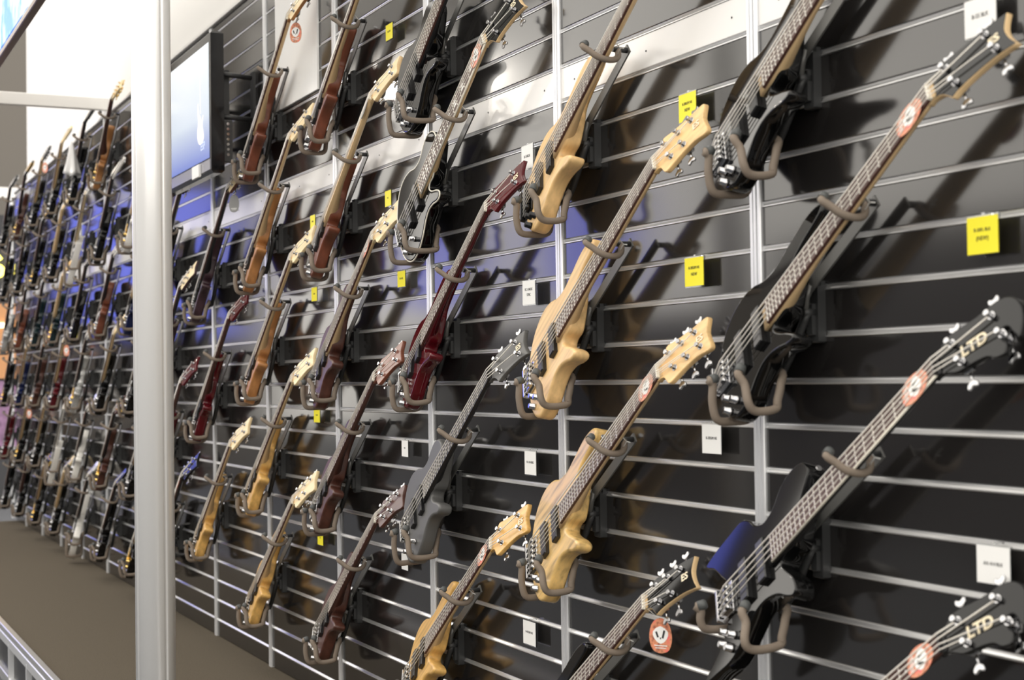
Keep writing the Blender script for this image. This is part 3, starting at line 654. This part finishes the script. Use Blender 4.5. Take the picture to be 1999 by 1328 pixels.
FAR={7:[None,('lp',WHITE,'three',MAPLE,MAPLE),('strat',BLUEBLACK,'inline',MAPLE,MAPLE),('strat',BLACK,'inline',SATBLACK,ROSE),('strat',BLACK,'three',MAPLE,ROSE),('strat',BLACK,'three',PALE,ROSE)],
 8:[('strat',HONEY,'three',WALNUT,ROSE,PALE),('lp',BLACK,'inline',SATBLACK,ROSE,WHITE),('lp',MAHOG,'three',SATBLACK,ROSE,WHITE),('strat',BLACK,'inline',MAPLE,ROSE,PALE),('strat',WALNUT,'three',SATBLACK,ROSE,WALNUT),('strat',BLACK,'inline',SATBLACK,ROSE,BLACK)],
 9:[('strat',BLACK,'inline',SATBLACK,ROSE,BLACK),('vee',WHITE,'three',PALE,ROSE,WHITE),('lp',BLACK,'three',SATBLACK,ROSE,BLACK),('strat',SILVER,'inline',SATBLACK,ROSE,WHITE),('lp',WHITE,'inline',SATBLACK,ROSE,WHITE),('star',WHITE,'inline',SATBLACK,ROSE,WHITE)],
 10:[('strat',BLACK,'inline',MAPLE,ROSE,PALE),('strat',BLACK,'inline',MAPLE,MAPLE,PALE),('strat',TEAL,'inline',MAPLE,MAPLE,MAPLE),('strat',RED,'inline',MAPLE,ROSE,BLACK),('vee',WHITE,'inline',WHITE,EBONY,WHITE),('strat',BLACK,'inline',MAPLE,MAPLE,PALE)],
 11:[('strat',BLACK,'three',MAPLE,ROSE,BLACK),('strat',BLACK,'inline',SATBLACK,ROSE,BLACK),('strat',TEAL,'inline',SATBLACK,ROSE,BLACK),('strat',WALNUT,'three',SATBLACK,ROSE,HONEY),('strat',BLACK,'inline',MAPLE,ROSE,BLACK),('strat',BLACK,'three',MAPLE,ROSE,BLACK)],
 12:[('strat',WALNUT,'inline',SATBLACK,ROSE,BLACK),('strat',BLACK,'inline',SATBLACK,ROSE,GREY),('lp',MAHOG,'three',SATBLACK,ROSE,BLACK),('strat',BLUEBLACK,'three',MAPLE,ROSE,MAPLE),('strat',BLACK,'inline',MAPLE,ROSE,MAPLE),('strat',BLACK,'inline',WALNUT,ROSE,BLACK)],
 13:[('strat',BLACK,'inline',SATBLACK,ROSE,BLACK),('strat',BLACK,'inline',SATBLACK,ROSE,BLACK),('lp',SILVER,'three',SATBLACK,ROSE,BLACK),('strat',BLACK,'inline',SATBLACK,ROSE,BLACK),('strat',RED,'inline',WALNUT,ROSE,BLACK),('strat',BLACK,'inline',SATBLACK,ROSE,BLACK)]}
CN={BLACK.name:'gloss black',WHITE.name:'white',BLUEBLACK.name:'midnight blue',HONEY.name:'honey brown',MAHOG.name:'mahogany brown',WALNUT.name:'dark brown',SILVER.name:'silver',TEAL.name:'dark teal',RED.name:'dark red'}
SN={'strat':'double-cutaway guitar','lp':'single-cut guitar','vee':'V-shaped guitar','star':'star-shaped guitar'}
ORD=['first','second','third','fourth','fifth','sixth','seventh']
ROWN=['sixth','fifth','fourth','third','second','first']
TAGS={(8,0):'neck',(9,4):'neck',(11,0):'hang',(9,5):'hanggrey',(10,3):'hang',(12,4):'hang'}
for n,rows in FAR.items():
    for i,sp_ in enumerate(rows):
        if not sp_: continue
        shape,body,head,neck,fb=sp_[:5]; hdm=sp_[5] if len(sp_)>5 else body
        lab='%s %s, %s up in the %s column past the pole'%(CN[body.name],SN[shape],ROWN[i],ORD[n-7])
        hl='foam-pronged hanger %s up in the %s column past the pole'%(ROWN[i],ORD[n-7])
        ex={}
        if (n,i) in TAGS: ex['tagk']=TAGS[(n,i)]
        guitar(n,KS[i],shape,head,body,neck,fb,hdm,CHROME if (n+i)%4 else GOLD,6,18,lab,False,1 if n<10 else 0,dx=.25,heel=(body in (HONEY,)),pick=CHROME if (n+i)%5==0 else PLASTIC,**ex); hanger(n,KS[i],.25,hl,(shape,18,False))

# ------------------------------------------------------------------ price cards on the rails
q=MB(); q.box((0,-.020,-.036),(.088,.0022,.076)); q.box((0,-.010,.004),(.010,.022,.003)); holder=q.mesh('clear_holder',ACRYL)
def card(n_,k,x,yellow,lines,label,small=False):
    s_=.82 if small else 1
    r=empty('price_card',(x,-.004,k*S)); tag(r,label,'price card'); r.rotation_euler=(0,0,random.uniform(-.05,.05))
    o=link('clear_holder',holder,r); o.scale=(s_,1,s_)
    q=MB(); q.box((0,-.0222,-.036*s_),(.084*s_,.001,.070*s_)); o=q.build('paper',CARDY if yellow else CARDW,r)
    for i,t in enumerate(lines):
        me=text_mesh(t,.0115*s_ if len(t)<10 else .0095*s_,INK); l=link('lettering',me,o)
        l.matrix_local=Matrix.Translation((0,-.0230,(-.034-.016*(i-(len(lines)-1)/2))*s_))@Matrix.Rotation(math.pi/2,4,'X')
    return r
CARDS=[(5,.766,0,['B-55 BLK'],'white card reading B-55 BLK on the rail'),(1,.76,1,['B-50FL BLK','(NEW)'],'yellow card reading B-50FL BLK (NEW)'),(-5,.768,0,['AX-414 BLK'],'white card reading AX-414 BLK'),
 (5,-.253,1,['B-206SM NS','NEW'],'yellow NEW card above the natural five-string bass headstock'),(1,-.236,1,['B-205SM NS','NEW'],'yellow NEW card above the spalted six-string bass headstock'),(-3,-.171,0,['B-205SM NS'],'white card reading B-205SM NS beside the black bass'),
 (5,-1.151,0,['B-154DX'],'white card between the cream-bound bass and the natural bass'),(1,-1.154,0,['EC-154DX','STBC'],'white two-line card beside the wine red headstock'),(-4,-1.16,0,['EC-154 BLKS'],'white card right of the satin grey bass neck'),(-9,-1.184,0,['B-415SM NS'],'white card right of the honey natural bass headstock'),
 (-4,-2.18,0,['D-4'],'white card reading D-4'),(-8,-2.195,0,['D-5'],'white card partly behind the satin grey bass prong'),
 (11,-2.286,1,['B-5 NS'],'yellow card high between the mahogany bass and the thick black bass'),(2,-2.195,1,['D-5 NS'],'yellow card left of the wine red bass'),(5,-2.318,1,['F-4'],'yellow card tucked behind the cream-bound bass'),
 (5,-3.206,1,['F-104'],'yellow card between two brown basses under the white band'),(2,-3.197,1,['F-154'],'yellow card hanging below a mahogany bass prong'),(-3,-3.181,1,['F-414'],'yellow card hanging below the walnut five-string bass'),(-8,-3.152,1,['F-5'],'yellow card lowest, under the dark brown bass'),
 (2,-8.845,1,['V-50'],'small yellow card among the guitars past the column'),(-8,-7.006,1,['M-10'],'small yellow card low beside the black guitar past the column'),(14,-6.55,0,['H-1'],'white card high on the rail right of the honey brown guitar')]
for (k,x,yel,lines,lab) in CARDS: card(0,k,x,yel,lines,lab,small=x<-2.0)

# ------------------------------------------------------------------ poster board and television
b=MB(); b.box((-3.47,-.0065,1.352),(.60,.009,.624),bev=.001); tag(b.build('poster_board',mat('white_foam_board',(.88,.88,.87),.5)),'blank white poster board fixed on the wall behind a bass','board')
tv=empty('television',(-4.55,-.225,1.115)); tag(tv,'black flat television on a wall bracket showing a pale bass picture','television')
b=MB(); b.box((0,.004,0),(1.10,.062,.665),bev=.012); b.build('casing',mat('tv_black_gloss',(.006,.006,.007),.1,spec=.4),tv)
m=bpy.data.materials.new('tv_picture'); m.use_nodes=True; nt=m.node_tree; pb=nt.nodes['Principled BSDF']
tc=nt.nodes.new('ShaderNodeTexCoord'); sx=nt.nodes.new('ShaderNodeSeparateXYZ'); cr=nt.nodes.new('ShaderNodeValToRGB'); mr=nt.nodes.new('ShaderNodeMapRange')
mr.inputs['From Min'].default_value=-.28; mr.inputs['From Max'].default_value=.30
nt.links.new(tc.outputs['Object'],sx.inputs[0]); nt.links.new(sx.outputs['Z'],mr.inputs['Value']); nt.links.new(mr.outputs[0],cr.inputs[0])
cr.color_ramp.elements[0].color=(.10,.17,.62,1); cr.color_ramp.elements[1].color=(.92,.95,.96,1); e1=cr.color_ramp.elements.new(.40); e1.color=(.66,.74,.85,1)
nt.links.new(cr.outputs[0],pb.inputs['Emission Color']); pb.inputs['Emission Strength'].default_value=.95; pb.inputs['Base Color'].default_value=(.02,.02,.02,1); pb.inputs['Roughness'].default_value=.12
b=MB(); b.box((0,-.0275,.012),(1.03,.003,.540)); scr=b.build('screen',m,tv)
pm_=mat('pale_picture_print',(.3,.3,.3),.4,emit=(.86,.78,.76),es=.8)
b=MB(); b.outline(spline([(x*.42+.36,(y+.55)*.40-.03) for x,y in BASS],3),.029,.0298,.0002,1); b.box((.36,.10,.0294),(.010,.26,.0008)); b.xf(Matrix.Rotation(math.pi/2,4,'X')); b.build('screen_picture',pm_,scr)
me=text_mesh('ESP',.055,mat('screen_lettering',(.4,.45,.6),.4,emit=(.35,.42,.65),es=.8)); o=link('screen_lettering',me,scr); o.matrix_local=Matrix.Translation((.40,-.0296,-.19))@Matrix.Rotation(math.pi/2,4,'X')
b=MB(); b.box((0,-.029,-.292),(1.08,.006,.052),bev=.002); b.build('lower_bezel',mat('grey_bezel',(.22,.22,.25),.2,metal=.4),tv)
b=MB(); b.box((.30,-.036,-.30),(.13,.012,.06),bev=.002); b.build('white_label',CARDW,tv)
for sx_ in (-1,1):
    b=MB(); b.box((.44*sx_,.06,.04),(.035,.05,.26)); b.box((.44*sx_,.205,.04),(.05,.012,.26)); b.cyl((.50*sx_,.04,.14),(.46*sx_,.19,.14),.012,8); b.cyl((.50*sx_,.04,-.06),(.46*sx_,.19,-.06),.012,8); b.build('wall_bracket',BRKT,tv)
b=MB(); b.box((.525,.055,-.18),(.022,.045,.20),bev=.004); sp_=b.build('control_strip',BRKT,tv)
q=MB(); q.cyl((.535,.055,0),(.541,.055,0),.007,10); bm_=q.mesh('button',CHROME)
for i in range(7):
    o=link('button',bm_,sp_); o.location=(0,0,-.10-.024*i)
# grey plastic dust cover hanging over a guitar past the column
dc=MB(); rows_=9; nn=22
vs=[]; fs=[]
for j in range(rows_):
    t=j/(rows_-1)
    for i in range(nn):
        a=2*math.pi*i/nn; rad=(.008+.085*t**.8)*(1+.28*t*math.sin(5*a+2.2*t)+.12*t*math.sin(9*a+1)); vs.append((rad*math.cos(a)*1.25+.05*t,rad*math.sin(a)*.7,-.34*t+.02*t*math.sin(3*a)))
for j in range(rows_-1):
    for i in range(nn): fs.append((j*nn+i,j*nn+(i+1)%nn,(j+1)*nn+(i+1)%nn,(j+1)*nn+i))
dc.add(vs,fs); dco=dc.build('dust_cover',mat('clear_white_plastic_film',(.58,.58,.58),.2)); dco.location=(-8.28,-.17,1.56); dco.scale=(.8,.8,.75)
md=dco.modifiers.new('thick','SOLIDIFY'); md.thickness=.002
tag(dco,'crumpled white plastic cover draped beside a black guitar past the pole','cover')
bpy.context.view_layer.update()
